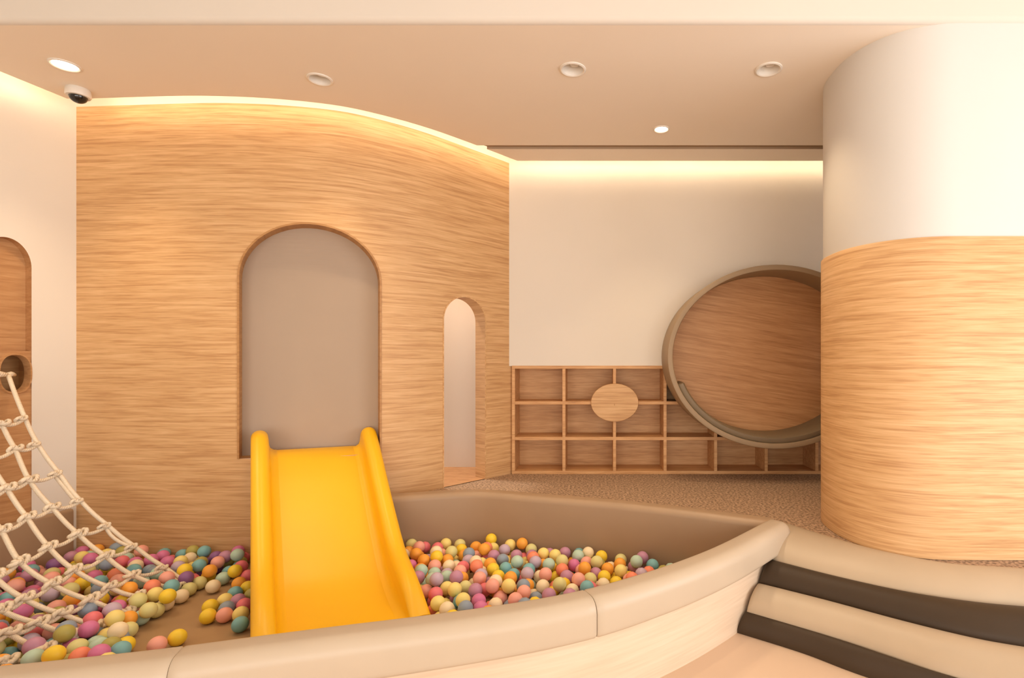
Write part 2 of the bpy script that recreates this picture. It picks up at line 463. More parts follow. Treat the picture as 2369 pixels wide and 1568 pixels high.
def slab(name, loop, holes, mat, th=.02, **k):
    v, f = tess([loop] + holes)
    v = list(v); f = list(f); n = len(loop); base = len(v)
    v += [p + Vector((0, 0, th)) for p in loop]
    f += [(i, (i + 1) % n, base + (i + 1) % n, base + i) for i in range(n)]
    return mesh(name, v, f, mat, **k)
ceil = slab('ceiling', loopA, holes, M['ceiling'], kind='structure', label='warm cream ceiling over the play area')
slab('ceiling_strip', loopB, [], M['ceiling'], parent=ceil)
g0 = edge_x(S0) + Vector((0, .002, 0)); g1 = edge_x(S1) + Vector((0, -.002, 0))
mesh('shadow_gap', [g0, Vector((4.5, g0.y, ZC)), Vector((4.5, g0.y, ZC + .021)), g0 + Vector((0, 0, .021)), g1 + Vector((0, 0, .021)), Vector((4.5, g1.y, ZC + .021)), Vector((4.5, g1.y, ZC)), g1],
     [(0, 1, 2, 3), (3, 2, 5, 4), (4, 5, 6, 7)], M['slot'], ceil, recalc=False, label='dark linear slot')
# rounded front edge of the lowered ceiling and its fascia
prof = []
for i in range(9):
    a = math.pi / 2 * i / 8
    prof.append((YFRONT - .03 * math.sin(a), ZC + .03 * (1 - math.cos(a))))
prof.append((YFRONT - .03, 3.45))
v = []
for X in (-4.6, 4.5):
    v += [Vector((X, y, z)) for y, z in prof]
n_ = len(prof)
mesh('ceiling_fascia', v, [(i, i + 1, n_ + i + 1, n_ + i) for i in range(n_ - 1)], M['fascia'], ceil, smooth=True, angle=60, label='pale bulkhead face in front of the ceiling')
mesh('cove_roof', [(-4.6, YFRONT, ZTOP), (4.5, YFRONT, ZTOP), (4.5, 5.1, ZTOP), (-4.6, 5.1, ZTOP)], [(0, 1, 2, 3)], M['white'], ceil, recalc=False)
mesh('hall_ceiling', [(-5.2, -3.1, 3.45), (4.5, -3.1, 3.45), (4.5, 2.62, 3.45), (-5.2, 2.62, 3.45)], [(0, 1, 2, 3)], M['white'], ceil, recalc=False)

# hidden warm strips that light the coves
def led(name, path, lab):
    N = plan_normals(path)
    v = []
    for p, nn in zip(path, N):
        for off, z in ((0, ZC + .024), (0, ZC + .040), (.014, ZC + .040), (.014, ZC + .024)):
            q = p + nn * (off + .012); v.append(Vector((q.x, q.y, z)))
    mesh(name, v, grid_faces(len(path), 4, True) + [(0, 1, 2, 3), tuple(range(len(v) - 4, len(v)))], M['led'], ceil, label=lab)
led('light_strip', [Vector(p) for p in resample(EDGE, 24)], 'warm light strip of the curved cove')
led('light_strip', [Vector((EDGE[-1].x, EDGE[-1].y, 0)), Vector((1.5, EDGE[-1].y, 0)), Vector((4.3, EDGE[-1].y, 0))], 'warm light strip over the shelf wall')
led('light_strip', [Vector((left_front.x, left_front.y, 0)), Vector((e1.x, e1.y, 0))], 'warm light strip of the side wall')

# ------------------------------------------------------------------ floors
mesh('floor', [(-5.2, -3.1, ZF), (4.5, -3.1, ZF), (4.5, 5.0, ZF), (-5.2, 5.0, ZF)], [(0, 1, 2, 3)], M['floor'], kind='structure', recalc=False, label='smooth beige lower floor')

RIM = .07
front_px = [(0, 1530), (200, 1510), (402, 1488), (600, 1462), (800, 1437), (985, 1415), (1200, 1385), (1345, 1358), (1450, 1330), (1560, 1295), (1650, 1260), (1720, 1226), (1775, 1198)]
FR = [pz(x, y, RIM) for x, y in front_px]
FR = [Vector((-3.93, 1.30, RIM)), Vector((-2.9, 1.42, RIM))] + FR
FR = smoothed(catmull(FR, 160), 6)                   # inner top edge of the front rim
back_px = [(1098, 1128), (1253, 1138), (1440, 1153), (1600, 1170), (1748, 1188)]
BK = [Vector((-1.66, 3.69, RIM)), Vector((-1.45, 3.71, RIM))] + [pz(x, y, RIM) for x, y in back_px]
BK = smoothed(catmull(BK + [Vector((FR[-1].x + .06, FR[-1].y + .035, RIM))], 80), 4)  # outer top edge of the back rim
FN = plan_normals(FR)

step_px = [
    [(1817, 1212), (1925, 1244), (2022, 1270), (2184, 1301), (2369, 1315)],
    [(1785, 1294), (1925, 1330), (2087, 1366), (2249, 1393), (2369, 1406)],
    [(1761, 1350), (1925, 1392), (2087, 1437), (2249, 1479), (2369, 1503)],
    [(1733, 1416), (1925, 1473), (2087, 1528), (2200, 1567)],
    [(1710, 1465), (1860, 1512), (2006, 1567)]]
SZ = [0.0, -.0925, -.185, -.2775, ZF]
STEP = []
for i, pl in enumerate(step_px):
    P = [pz(x, y, SZ[i]) for x, y in pl]
    d = (P[-1] - P[-2]).normalized()
    if i == 0: d = Vector((.94, -.34, 0))
    P = P + [P[-1] + d * .5 + Vector((.10, 0, 0)), P[-1] + d * 1.1 + Vector((.3, 0, 0))]
    q = (P[0] - P[1]).normalized()
    P = [P[0] + q * .012] + P
    STEP.append(smoothed(catmull(P, 110), 6))

TIPP = FR[-1]
carpet_loop = [Vector((p.x, p.y, 0)) for p in resample(BK, 30)] + [Vector((1.02, 3.06, 0))] + [Vector((p.x, p.y, 0)) for p in resample(STEP[0], 30)[1:]]
carpet_loop += [Vector((4.5, carpet_loop[-1].y, 0)), Vector((4.5, YB + .3, 0)), Vector((-2.4, YB + .3, 0)), Vector((-2.4, 4.0, 0)), Vector((-1.95, 4.0, 0))]
vv, ff = tess([carpet_loop])
mesh('floor_carpet', vv, ff, M['carpet'], kind='structure', label='speckled brown carpet in front of the cube shelf')

# ------------------------------------------------------------------ hall behind the camera
def wall_with_window(name, origin, ax, length, y0, y1, z0, z1, mat, lab, nx):
    """origin + ax*t, t 0..length, opening t y0..y1, z z0..z1"""
    o = Vector(origin); a = Vector(ax)
    at = lambda t, z: o + a * t + Vector((0, 0, z - o.z))
    v = []; f = []
    for t0, t1, za, zb in ((0, y0, ZF, 3.45), (y1, length, ZF, 3.45), (y0, y1, ZF, z0), (y0, y1, z1, 3.45)):
        i = len(v); v += [at(t0, za), at(t1, za), at(t1, zb), at(t0, zb)]; f.append((i, i + 1, i + 2, i + 3))
    w = mesh(name, v, f, mat, kind='structure', recalc=False, label=lab)
    for i in range(nx + 1):
        t = y0 + (y1 - y0) * i / nx
        q = a * .03; r = Vector((-a.y, a.x, 0)) * .03
        c = [at(t, z0) - q - r, at(t, z0) + q - r, at(t, z0) + q + r, at(t, z0) - q + r]
        mesh('window_frame', c + [p + Vector((0, 0, z1 - z0)) for p in c], [(0, 1, 5, 4), (1, 2, 6, 5), (2, 3, 7, 6), (3, 0, 4, 7), (0, 1, 2, 3), (4, 5, 6, 7)], M['window_frame'], w)
    return w
wall_with_window('wall_right', (4.5, -3.1, 0), (0, 1, 0), 8.1, 1.2, 5.4, -.1, 2.45, M['white'], 'white wall with a tall window beside the column', 4)
wall_with_window('wall_rear', (-5.2, -3.1, 0), (1, 0, 0), 9.7, 2.3, 8.9, -.3, 1.8, M['white'], 'white wall with wide windows opposite the slide', 6)

# ------------------------------------------------------------------ column
def column_outline(g=0.0, n=72):
    pts = []
    cx0, cx1, cy, rx, ry, e = 1.80, 2.62, 3.09, .43 + g, .453 + g, 2.3
    for i in range(n):
        a = 2 * math.pi * i / n
        c, s = math.cos(a), math.sin(a)
        x = math.copysign(abs(c) ** (2 / e), c) * rx; y = math.copysign(abs(s) ** (2 / e), s) * ry
        pts.append(Vector(((cx1 if c > 0 else cx0) + x, cy + y, 0)))
    return pts
colm = empty('column', (2.21, 3.09, 0), 'wide rounded white column with oak cladding around its lower half', 'column')
def prism(name, outl, z0, z1, mat, parent, uvs=True, cap=False, bev=0.0, **k):
    n = len(outl); zs = [z0, z1 - bev, z1] if bev else [z0, z1]
    v = []; uv = []; s = 0
    cen = sum(outl, Vector()) / n
    for j, z in enumerate(zs):
        s = 0
        for i, p in enumerate(outl):
            if i: s += (p - outl[i - 1]).length
            q = p + (cen - p).normalized() * (bev if (bev and j == 2) else 0)
            v.append(Vector((q.x, q.y, z))); uv.append((s, z))
    f = grid_faces(len(zs), n, True)
    if cap: f.append(tuple(range((len(zs) - 1) * n, len(zs) * n)))
    return mesh(name, v, f, mat, parent, smooth=True, uv=uv, angle=50, **k)
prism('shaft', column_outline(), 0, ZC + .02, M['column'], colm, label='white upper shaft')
prism('oak_cladding', column_outline(.012), 0.002, 1.616, M['oak_uv'], colm, cap=True, bev=.004, label='oak veneer around the lower column')

# ------------------------------------------------------------------ ball pit
pit = empty('ball_pit', (-.6, 2.8, ZF), 'pointed ball pit with beige padded rim and pale ash front', 'ball pit')
def arc(cx, cz, r, a0, a1, n=6):
    return [(cx + r * math.cos(math.radians(a0 + (a1 - a0) * i / n)), cz + r * math.sin(math.radians(a0 + (a1 - a0) * i / n))) for i in range(n + 1)]
# profile of the front rim: n = 0 is the pit side, n grows to the outside
PF = [(0.0, ZF), (0.0, RIM - .035)] + arc(.035, RIM - .035, .035, 180, 90)[1:] + arc(.14 - .055, RIM - .055, .055, 90, 0) + [(.14, -.055)] + arc(.14 - .02, -.06, .02, 0, -90)[1:] + [(.075, -.08), (.075, ZF)]
def seam_index(x, y):
    t = pz(x, y, RIM); return min(range(len(FR)), key=lambda i: (FR[i] - t).length)
sa, sb = seam_index(440, 1484), seam_index(1345, 1358)
segs = [(0, sa, 'beige rim cushion at the rope net'), (sa, sb, 'long beige rim cushion below the slide'), (sb, len(FR) - 1, 'beige rim cushion ending in the point')]
for a, b_, lab in segs:
    P = [Vector(p) for p in FR[a:b_ + 1]]
    sweep('rim_cushion', P, PF, M['cushion'], pit, inset=.007, label=lab)
# pale panel below the front rim
PP = [Vector(p) for p in FR]
PN = plan_normals(PP)
v = []; uv = []; s = 0
for i, (p, nn) in enumerate(zip(PP, PN)):
    if i: s += (p - PP[i - 1]).length
    q = p + nn * .088
    for z in (ZF, -.03): v.append(Vector((q.x, q.y, z))); uv.append((s, z))
q = PP[-1] + (PP[-1] - PP[-2]).normalized() * .12 + PN[-1] * .03
for z in (ZF, -.03): v.append(Vector((q.x, q.y, z))); uv.append((s + .15, z))
mesh('front_panel', v, grid_faces(len(v) // 2, 2), M['ash'], pit, smooth=True, uv=uv, label='pale ash veneer front of the pit')
# back rim: path is the outer top edge, travelling to the right; n to the right = towards the pit
PB = [(0, -.05), (0, RIM - .034)] + arc(.03, RIM - .034, .03, 180, 90)[1:] + arc(.13 - .04, RIM - .044, .04, 90, 0) + [(.13, ZF), (.05, ZF), (.05, -.05)]
sweep('back_cushion', BK, PB, M['cushion_in'], pit, inset=.006, label='taupe padded back wall of the pit')
# side cushion against the left wall
PL = [(0, ZF), (0, -.02)] + arc(.012, -.012, .012, 180, 90)[1:] + arc(.04 - .02, -.02, .02, 90, 0) + [(.04, ZF)]
path = [left_at(s, 0, .001) for s in (2.3, 1.5, .8, .4, .2, .0)]
sweep('side_cushion', path, PL, M['cushion_in'], pit, inset=.004, label='dark taupe cushion along the side wall')
pf = [Vector((p.x, p.y, ZF + .004)) for p in resample(FR, 40)] + [Vector((p.x, p.y, ZF + .004)) for p in resample(BK, 30)][::-1] + [wall_at(u, ZF + .004, .003) for u in np.linspace(u_at_px(840), ucorner, 24)] + [left_at(s_, ZF + .004, .003) for s_ in (.02, 1.2, 2.25)]
vv, ff = tess([pf]); mesh('pit_floor', vv, ff, M['pitfloor'], pit, label='tan pit floor')

# ------------------------------------------------------------------ steps
names = ['beige top step cushion along the carpet edge', 'dark brown step cushion below the beige top step', 'beige step cushion between the two dark ones', 'dark brown lowest step cushion on the beige floor']
for i in range(4):
    Uc, Lc = STEP[i], STEP[i + 1]
    cols = None; v = []
    for jj, (u, lo) in enumerate(zip(Uc, Lc)):
        e_ = min(1.0, ((u - Uc[0]).length + .004) / .035); tap = math.sqrt(1 - (1 - e_) ** 2)
        d = lo - u
        out = Vector((d.x, d.y, 0)); out = out.normalized() if out.length > 1e-4 else Vector((0, -1, 0))
        dd = Vector((out.dot(d), d.z))
        L = dd.length; perp = Vector((-dd.y, dd.x)) / L          # up and out
        if perp.x < 0: perp = -perp
        r = []
        n = 12
        for k in range(n + 1):
            t = k / n; bul = (.26 if i else .16) * tap * L * (math.sin(math.pi * t) ** .58)
            a = dd * t + perp * bul
            r.append(u + out * a.x + Vector((0, 0, a.y)))
        r.append(Vector((lo.x, lo.y, SZ[i + 1])) - out * .12); r.append(Vector((u.x, u.y, SZ[i] - .012)) - out * .03)
        cols = len(r); v += r
    f = grid_faces(len(Uc), cols, True) + [tuple(range(cols))[::-1], tuple(range((len(Uc) - 1) * cols, len(Uc) * cols))]
    mesh('step_cushion', v, f, M['step_light'] if i % 2 == 0 else M['step_dark'], smooth=True, angle=50, label=names[i], cat='step', group='padded step cushions')

# ------------------------------------------------------------------ slide
SD = Vector((.55, -.835, 0)).normalized(); SW = Vector((.835, .55, 0)).normalized(); SWID = .762
S_O = Vector((-2.31, 3.50, 0))
bedp = [(-.30, .375), (-.12, .376), (.02, .376), (.10, .366), (.17, .328), (.28, .254), (.46, .122), (.70, -.048), (.90, -.178), (1.0, -.228), (1.11, -.262), (1.24, -.290), (1.42, -.308), (1.50, -.312)]
slide = empty('slide', (S_O + SD * .6 + SW * .39) + Vector((0, 0, ZF)), 'bright yellow plastic slide from the large arch into the ball pit', 'slide')
bp3 = catmull([Vector((d, 0, z)) for d, z in bedp], 60)
bed = [(p.x, p.z) for p in bp3]
bd = [b_[0] for b_ in bed]; bz = [b_[1] for b_ in bed]
DEND = bd[-1]
def d_start(w): return -.10 + .155 * w / SWID          # the top follows the curved wall
def slide_sweep(name, prof, n_s=70, lab=None, endround=False):
    v = []; n = len(prof)
    for i in range(n_s):
        q = i / (n_s - 1); q = q * q * .35 + q * .65
        for (w, h) in prof:
            wc = (RW / 2 if w < SWID / 2 else SWID - RW / 2) if endround else w
            d0_ = d_start(wc); d = d0_ + (DEND - d0_) * q
            z = float(np.interp(d, bd, bz)); hh_ = h
            if endround:
                e = d - d0_
                if e < .06 and h > 0: hh_ = h * (.45 + .55 * math.sqrt(max(0, 1 - ((.06 - e) / .06) ** 2)))
                tail = DEND - d
                if tail < .34 and h > 0: hh_ = hh_ * (.22 + .78 * math.sin(math.pi / 2 * tail / .34))
            v.append(S_O + SD * d + SW * w + Vector((0, 0, max(z + hh_, ZF + .006))))
    f = grid_faces(n_s, n, True) + [tuple(range(n))[::-1], tuple(range((n_s - 1) * n, n_s * n))]
    return mesh(name, v, f, M['slide'], slide, smooth=True, angle=60, label=lab)
RW = .10
def railprof(flip):
    p = [(0, -.075), (0, .10)] + [(RW / 2 - RW / 2 * math.cos(math.pi * i / 10), .10 + .048 * math.sin(math.pi * i / 10)) for i in range(1, 10)] + [(RW, .10), (RW + .004, .05), (RW + .012, .022), (RW + .032, .006), (RW + .05, .002), (RW + .05, -.075)]
    return [(SWID - w, h) for w, h in p] if flip else p
slide_sweep('side_rail', railprof(False), endround=True)
slide_sweep('side_rail', railprof(True), endround=True)
slide_sweep('slide_bed', [(RW + .03, .001), (SWID - RW - .03, .001), (SWID - RW - .03, -.05), (RW + .03, -.05)])

# ------------------------------------------------------------------ cube shelf
YS, YSB = YB - .006, YN + .01
shelf = empty('cube_shelf', (.8, YS + .15, 0), 'long oak cube shelf along the carpet under the padded wheel', 'shelf')
colx = [(-198 + 117.4 * i) * 4.6 / F for i in range(9)]
rowz = [0.0, .310, .622, .935]
T = .027
def sb(name, x0, x1, z0, z1, y0=YS, y1=YSB, mat='oak_shelf', **k):
    return box(name, (x0, y0, z0), (x1, y1, z1), M[mat], shelf, bevel=.0015, **k)
sb('bottom_board', colx[0] - T / 2, colx[8] + T / 2, 0, T)
for r in (1, 2):
    sb('shelf_board', colx[0] + T / 2, colx[8] - T / 2, rowz[r] - T / 2, rowz[r] + T / 2, YS + .001)
sb('top_board', colx[0] - T / 2, colx[4] + T / 2, rowz[3] - T / 2, rowz[3] + T / 2)
for c in range(9):
    zt = rowz[3] - T / 2 if c <= 4 else rowz[2] - T / 2
    zz = [T, rowz[1] - T / 2, rowz[1] + T / 2, rowz[2] - T / 2] + ([rowz[2] + T / 2, zt] if c <= 4 else [])
    if c in (0, 8): sb('side_panel', colx[c] - T / 2, colx[c] + T / 2, T, zt)
    else:
        for q in range(0, len(zz), 2): sb('divider', colx[c] - T / 2, colx[c] + T / 2, zz[q], zz[q + 1], YS)
sb('back_panel', colx[0], colx[8], .0, rowz[3], YSB - .012, YSB + .004)
# oval door over four cells
oc = px(1422, 931, YS - .012); ow, oh = .2075, .166
v = []
for (g, y) in ((0.985, YS - .024), (1.0, YS - .020), (1.0, YS - .002)):
    v += [Vector((oc.x + ow * g * math.cos(2 * math.pi * i / 64), y, oc.z + oh * g * math.sin(2 * math.pi * i / 64))) for i in range(64)]
od = mesh('oval_door', v, grid_faces(3, 64, True) + [tuple(range(64))], M['oak_x'], shelf, smooth=True, angle=40, label='pale oak oval panel over four cells')
v = [Vector((oc.x - .002 + .0035 * math.cos(a), YS - .0255, oc.z - .016 + .011 * math.sin(a))) for a in [2 * math.pi * i / 12 for i in range(12)]]
v += [p + Vector((0, .003, 0)) for p in v]
mesh('finger_notch', v, grid_faces(2, 12, True) + [tuple(range(12))], M['oak_dark'], od)

# ------------------------------------------------------------------ padded wheel on the back wall
RC = Vector((1.425, 4.213, 1.024)); RA, RB_ = .875, .737; RT = .043
YR0, YR1 = 4.213, YS - .002
ring = empty('padded_wheel', (RC.x, 4.4, RC.z - RB_), 'large taupe padded ring seat with oak back on the wall', 'ring seat')
def ring_loft(name, secs, mat, seg=96, a0=0, a1=360, closed=True, caps=False, **k):
    """secs: closed list of (inset from outer ellipse, y)"""
    v = []
    for i in range(seg if closed else seg + 1):
        a = math.radians(a0 + (a1 - a0) * i / seg)
        for (ins, y) in secs:
            v.append(Vector((RC.x + (RA - ins) * math.cos(a), y, RC.z + (RB_ - ins) * math.sin(a))))
    n = len(secs); m_ = seg if closed else seg + 1
    f = []
    for i in range(m_ if closed else m_ - 1):
        for j in range(n):
            i2 = (i + 1) % m_; j2 = (j + 1) % n
            f.append((i * n + j, i * n + j2, i2 * n + j2, i2 * n + j))
    if caps: f.append(tuple(range(n))); f.append(tuple(range((m_ - 1) * n, m_ * n)))
    return mesh(name, v, f, mat, ring, smooth=True, angle=45, **k)
ring_loft('rim', [(0, YR1), (0, YR0 + .008), (.003, YR0 + .002), (.010, YR0), (RT - .010, YR0), (RT - .003, YR0 + .002), (RT, YR0 + .008), (RT, YR1)], M['ring'], label='taupe padded hoop')
v = [Vector((RC.x + (RA - RT + .01) * math.cos(2 * math.pi * i / 96), 4.555, RC.z + (RB_ - RT + .01) * math.sin(2 * math.pi * i / 96))) for i in range(96)]
v += [p + Vector((0, .02, 0)) for p in v]
mesh('back_disc', v, grid_faces(2, 96, True) + [tuple(range(96)), tuple(range(96, 192))], M['oak_disc'], ring, label='round oak back of the ring seat')
ring_loft('seat_cushion', [(RT + .002, 4.55), (RT + .002, YR0 + .018), (RT + .012, YR0 + .010), (RT + .040, YR0 + .012), (RT + .052, YR0 + .03), (RT + .058, 4.40), (RT + .058, 4.55)], M['ring_pad'], a0=199, a1=341, closed=False, caps=True, label='dark olive taupe curved seat cushion')

# ------------------------------------------------------------------ ceiling lamps and security camera
lamp_labels = ['glowing downlight next to the security camera', 'unlit downlight above the large arch', 'round downlight at the middle of the ceiling', 'round downlight beside the column', 'small glowing downlight near the dark ceiling slot']
for (c, r, lit), lab in zip(LAMPS, lamp_labels):
    dl = empty('downlight', (c.x, c.y, ZC), lab, 'downlight', 'recessed ceiling downlights')
    lathe('trim_ring', [(r * 1.16, 0), (r * 1.15, -.005), (r * 1.02, -.008), (r * .92, -.004), (r * .90, .004)], c, M['metal'], dl)
    lathe('reflector', [(r * .91, .002), (r * .80, .035), (r * .62, .06), (.001, .062)], c, M['metal'], dl)
    if lit:
        lathe('bulb', [(.001, .006), (r * .62, .010), (r * .80, .02), (r * .80, .03)], c, M['bulb'], dl)
    else:
        o = lathe('bulb', [(.001, .022), (r * .36, .024), (r * .46, .034), (r * .46, .055)], c + Vector((r * .15, 0, 0)), M['dimbulb'], dl)
    sp = bpy.data.lights.new('downlight_and_fill_beam', 'SPOT'); sp.energy = 36 if lit else 30; sp.color = SPOT_COLOR; sp.spot_size = math.radians(92); sp.spot_blend = .9; sp.shadow_soft_size = .05  # unlit fittings also carry an added fill beam to brighten the pit
    so = bpy.data.objects.new('downlight_and_fill_beam', sp); COL.objects.link(so); so.parent = dl; so.location = (0, 0, -.012)
nk = bpy.data.lights.new('nook_fill_light', 'AREA'); nk.shape = 'DISK'; nk.size = .3; nk.energy = 34; nk.color = (1, .95, .88)  # added unseen fill light that brightens the nook, without any fitting
no = bpy.data.objects.new('nook_fill_light', nk); COL.objects.link(no); no.location = (-1.75, 4.68, ZTOP - .03)

cc = pz(181, 206, ZC)
cam_t = empty('security_camera', cc, 'small white dome security camera in the ceiling corner', 'security camera')
lathe('housing', [(.001, 0), (.056, 0), (.060, -.010), (.062, -.040), (.058, -.048), (.044, -.049)], cc, M['metal'], cam_t)
lathe('dome', [(.045 * math.cos(a), -.047 - .040 * math.sin(a)) for a in [math.pi / 2 * i / 8 for i in range(8)]] + [(.001, -.087)], cc, M['black'], cam_t)

# ------------------------------------------------------------------ rope net
NX = [-3.62, -3.404, -3.328, -3.202, -3.074, -2.912, -2.753, -2.568, -2.432, -2.2]
NZ = [.98, .654, .497, .328, .161, .017, -.106, -.234, -.300, -.33]
def net_z(X): return float(np.interp(X, NX, NZ))
def net_pt(x, y):
    a = (x - CX) / F; b = (y - CY) / F
    lo, hi = .8, 4.2
    g = lambda Y: (HC - b * Y) - net_z(a * Y)
    for _ in range(60):
        mid = (lo + hi) / 2
        if (g(lo) > 0) == (g(mid) > 0): lo = mid
        else: hi = mid
    Y = (lo + hi) / 2
    return Vector((a * Y, Y, HC - b * Y))
lines = {
 'A': [(19, 867), (58, 967), (88, 1028), (137, 1094), (187, 1159), (250, 1215), (312, 1263), (384, 1313), (437, 1347)],
 'B': [None, (5, 982), (36, 1039), (67, 1111), (121, 1174), (181, 1235), (245, 1286), (306, 1330), (398, 1360)],
 'C': [None, None, (-28, 1060), (16, 1130), (63, 1197), (112, 1265), (171, 1318), (253, 1358), (317, 1379)],
 'D': [None, None, None, (-50, 1156), (5, 1227), (44, 1300), (120, 1351), (208, 1387), (296, 1416)],
 'E': [None, None, None, None, (-62, 1262), (-14, 1334), (56, 1385), (144, 1419), (229, 1446)],
 'F': [None, None, None, None, None, (-80, 1370), (0, 1410), (88, 1440), (170, 1468)],
 'G': [None, None, None, None, None, None, (-70, 1440), (21, 1464), (99, 1502)],
 'H': [None, None, None, None, None, None, None, (-60, 1496), (10, 1531)],
}
K = {}
for kx, L in lines.items():
    for i, p in enumerate(L):
        if p is not None: K[(kx, i)] = net_pt(*p)
net = empty('rope_net', (-2.9, 2.9, ZF), 'cream knotted rope climbing net hanging from the side wall into the balls', 'rope net')
def rope(P, r=.0105, name='rope', lab=None):
    v, f, uv = tube_data(P, r, 8); return mesh(name, v, f, M['rope'], net, smooth=True, uv=uv, label=lab)
for kx in lines:
    P = [K[(kx, i)] for i in range(9) if (kx, i) in K]
    if len(P) < 2: continue
    Q = []
    for a, b in zip(P, P[1:]):
        for t in range(6):
            q = a.lerp(b, t / 6); q.z -= .010 * math.sin(math.pi * t / 6); Q.append(q)
    Q.append(P[-1])
    rope(smoothed(Q, 2), .0115)
off = Vector((-.012, -.014, -.006))
rope(smoothed([K[('A', 3)].lerp(K[('A', 4)], t / 6) + off * (1.2 - .2 * t / 6) for t in range(7)], 1), .009)
rope(smoothed([K[('A', 5)].lerp(K[('A', 6)], t / 6) + off * 1.7 * math.sin(math.pi * (t + 1) / 8) for t in range(7)], 1), .0095)
rope(smoothed([K[('A', 7)].lerp(K[('A', 8)], t / 6) + off * 1.3 for t in range(7)], 1), .0085)
order = 'ABCDEFGH'
for i in range(1, 9):
    P = [K[(kx, i)] for kx in order if (kx, i) in K]
    if len(P) < 2: continue
    Q = []
    for a, b in zip(P, P[1:]):
        for t in range(8):
            q = a.lerp(b, t / 8); q.z -= .020 * math.sin(math.pi * t / 8); Q.append(q)
    Q.append(P[-1])
    rope(smoothed(Q, 1), .0105)
# a knot: two interlocked loops around a core
def knot_mesh():
    v = []; f = []; uv = []
    def add(P, r):
        a, b_, c = tube_data(P, r, 7); o = len(v); v.extend(a); uv.extend(c); f.extend([tuple(i + o for i in q) for q in b_])
    n = 18
    add([Vector((.030 * math.cos(2 * math.pi * i / n) + .008, .017 * math.sin(2 * math.pi * i / n), .010 * math.cos(4 * math.pi * i / n))) for i in range(n + 1)], .0105)
    add([Vector((.022 * math.cos(2 * math.pi * i / n) - .020, .014 * math.sin(2 * math.pi * i / n) * (-1), .012 * math.sin(2 * math.pi * i / n))) for i in range(n + 1)], .0100)
    add([Vector((-.012 + .008 * t, -.018 + .009 * t, .012 * math.sin(t * .8))) for t in range(5)], .011)
    me = bpy.data.meshes.new('knot'); me.from_pydata([tuple(p) for p in v], [], f)
    ul = me.uv_layers.new(name='UVMap')
    for lp in me.loops: ul.data[lp.index].uv = uv[lp.vertex_index]
    for p in me.polygons: p.use_smooth = True
    me.materials.append(M['rope']); return me
km = knot_mesh()
for (kx, i), p in K.items():
    if i == 0: continue
    j = order.index(kx)
    nb = K.get((order[j + 1], i)) if j < 7 else None
    pv = K.get((order[j - 1], i)) if j else None
    t = ((pv or p) - (nb or p))
    if t.length < 1e-4: continue
    o = bpy.data.objects.new('knot', km); COL.objects.link(o); o.parent = net
    o.location = p - net.location + Vector((0, 0, .004)) - (t.normalized() * .024 if kx == 'A' else Vector())
    o.rotation_mode = 'QUATERNION'
    o.rotation_quaternion = t.to_track_quat('X', 'Z') @ Matrix.Rotation(random.uniform(-.5, .5), 3, 'X').to_quaternion()
    sc = .8 if kx == 'A' else random.uniform(.95, 1.12)
    o.scale = (sc, sc, sc)
# lashing at the hole
A0 = K[('A', 0)]
h0 = left_at(hs - .01, .905, -.03)
rope(smoothed([A0, A0.lerp(h0, .5) + Vector((0, 0, .012)), h0], 1), [.016, .015, .013], 'lashing', 'rope end tied through the oval hole')
b0 = A0 + Vector((-.01, -.10, .012)); b1 = A0 + Vector((-.02, -.24, .06))
rope(smoothed([A0, A0.lerp(b0, .5), b0, b1], 1), [.010, .021, .024, .020], 'lashing', 'thick bound rope beside the oval hole')

# ------------------------------------------------------------------ balls
R = .0385
COLS = {
 'coral': srgb(238, 134, 100), 'salmon pink': srgb(244, 164, 146), 'rose pink': srgb(224, 112, 120), 'orchid pink': srgb(206, 112, 158),
 'mauve': srgb(184, 130, 156), 'purple': srgb(132, 84, 136), 'lavender grey': srgb(188, 166, 184), 'slate blue': srgb(136, 150, 166),
 'teal': srgb(118, 172, 176), 'mint': srgb(178, 204, 184), 'olive green': srgb(168, 158, 78), 'pale lime': srgb(212, 204, 136),
 'lemon yellow': srgb(250, 200, 40), 'butter yellow': srgb(248, 214, 126), 'orange': srgb(244, 160, 50), 'cream': srgb(238, 216, 178)}
ball_me = {}
bm = bmesh.new(); bmesh.ops.create_icosphere(bm, subdivisions=3, radius=R)
base = bpy.data.meshes.new('ball'); bm.to_mesh(base); bm.free()
for p in base.polygons: p.use_smooth = True
for c, rgb in COLS.items():
    rgb = tuple(min(.95, v * 1.12 + .02) for v in rgb)
    me = base.copy(); me.name = 'ball_' + c.replace(' ', '_')
    me.materials.append(noisy('plastic_' + c.replace(' ', '_'), rgb, .02, 6, .42, .4)); ball_me[c] = me
BALLS = []                      # (x, y, z, colour, zone, label or None)
cell = {}
def near(x, y):
    i, j = int(math.floor(x / .08)), int(math.floor(y / .08))
    for a in (-1, 0, 1):
        for b in (-1, 0, 1):
            for q in cell.get((i + a, j + b), ()): yield q
def rest(x, y):
    z = ZF + .004 + R
    for q in near(x, y):
        d2 = (q[0] - x) ** 2 + (q[1] - y) ** 2
        if d2 < (2 * R) ** 2: z = max(z, q[2] + math.sqrt((2.002 * R) ** 2 - d2))
    return z
def put(x, y, z, c, zone, lab=None):
    b = (x, y, z, c, zone, lab); BALLS.append(b)
    cell.setdefault((int(math.floor(x / .08)), int(math.floor(y / .08))), []).append(b)
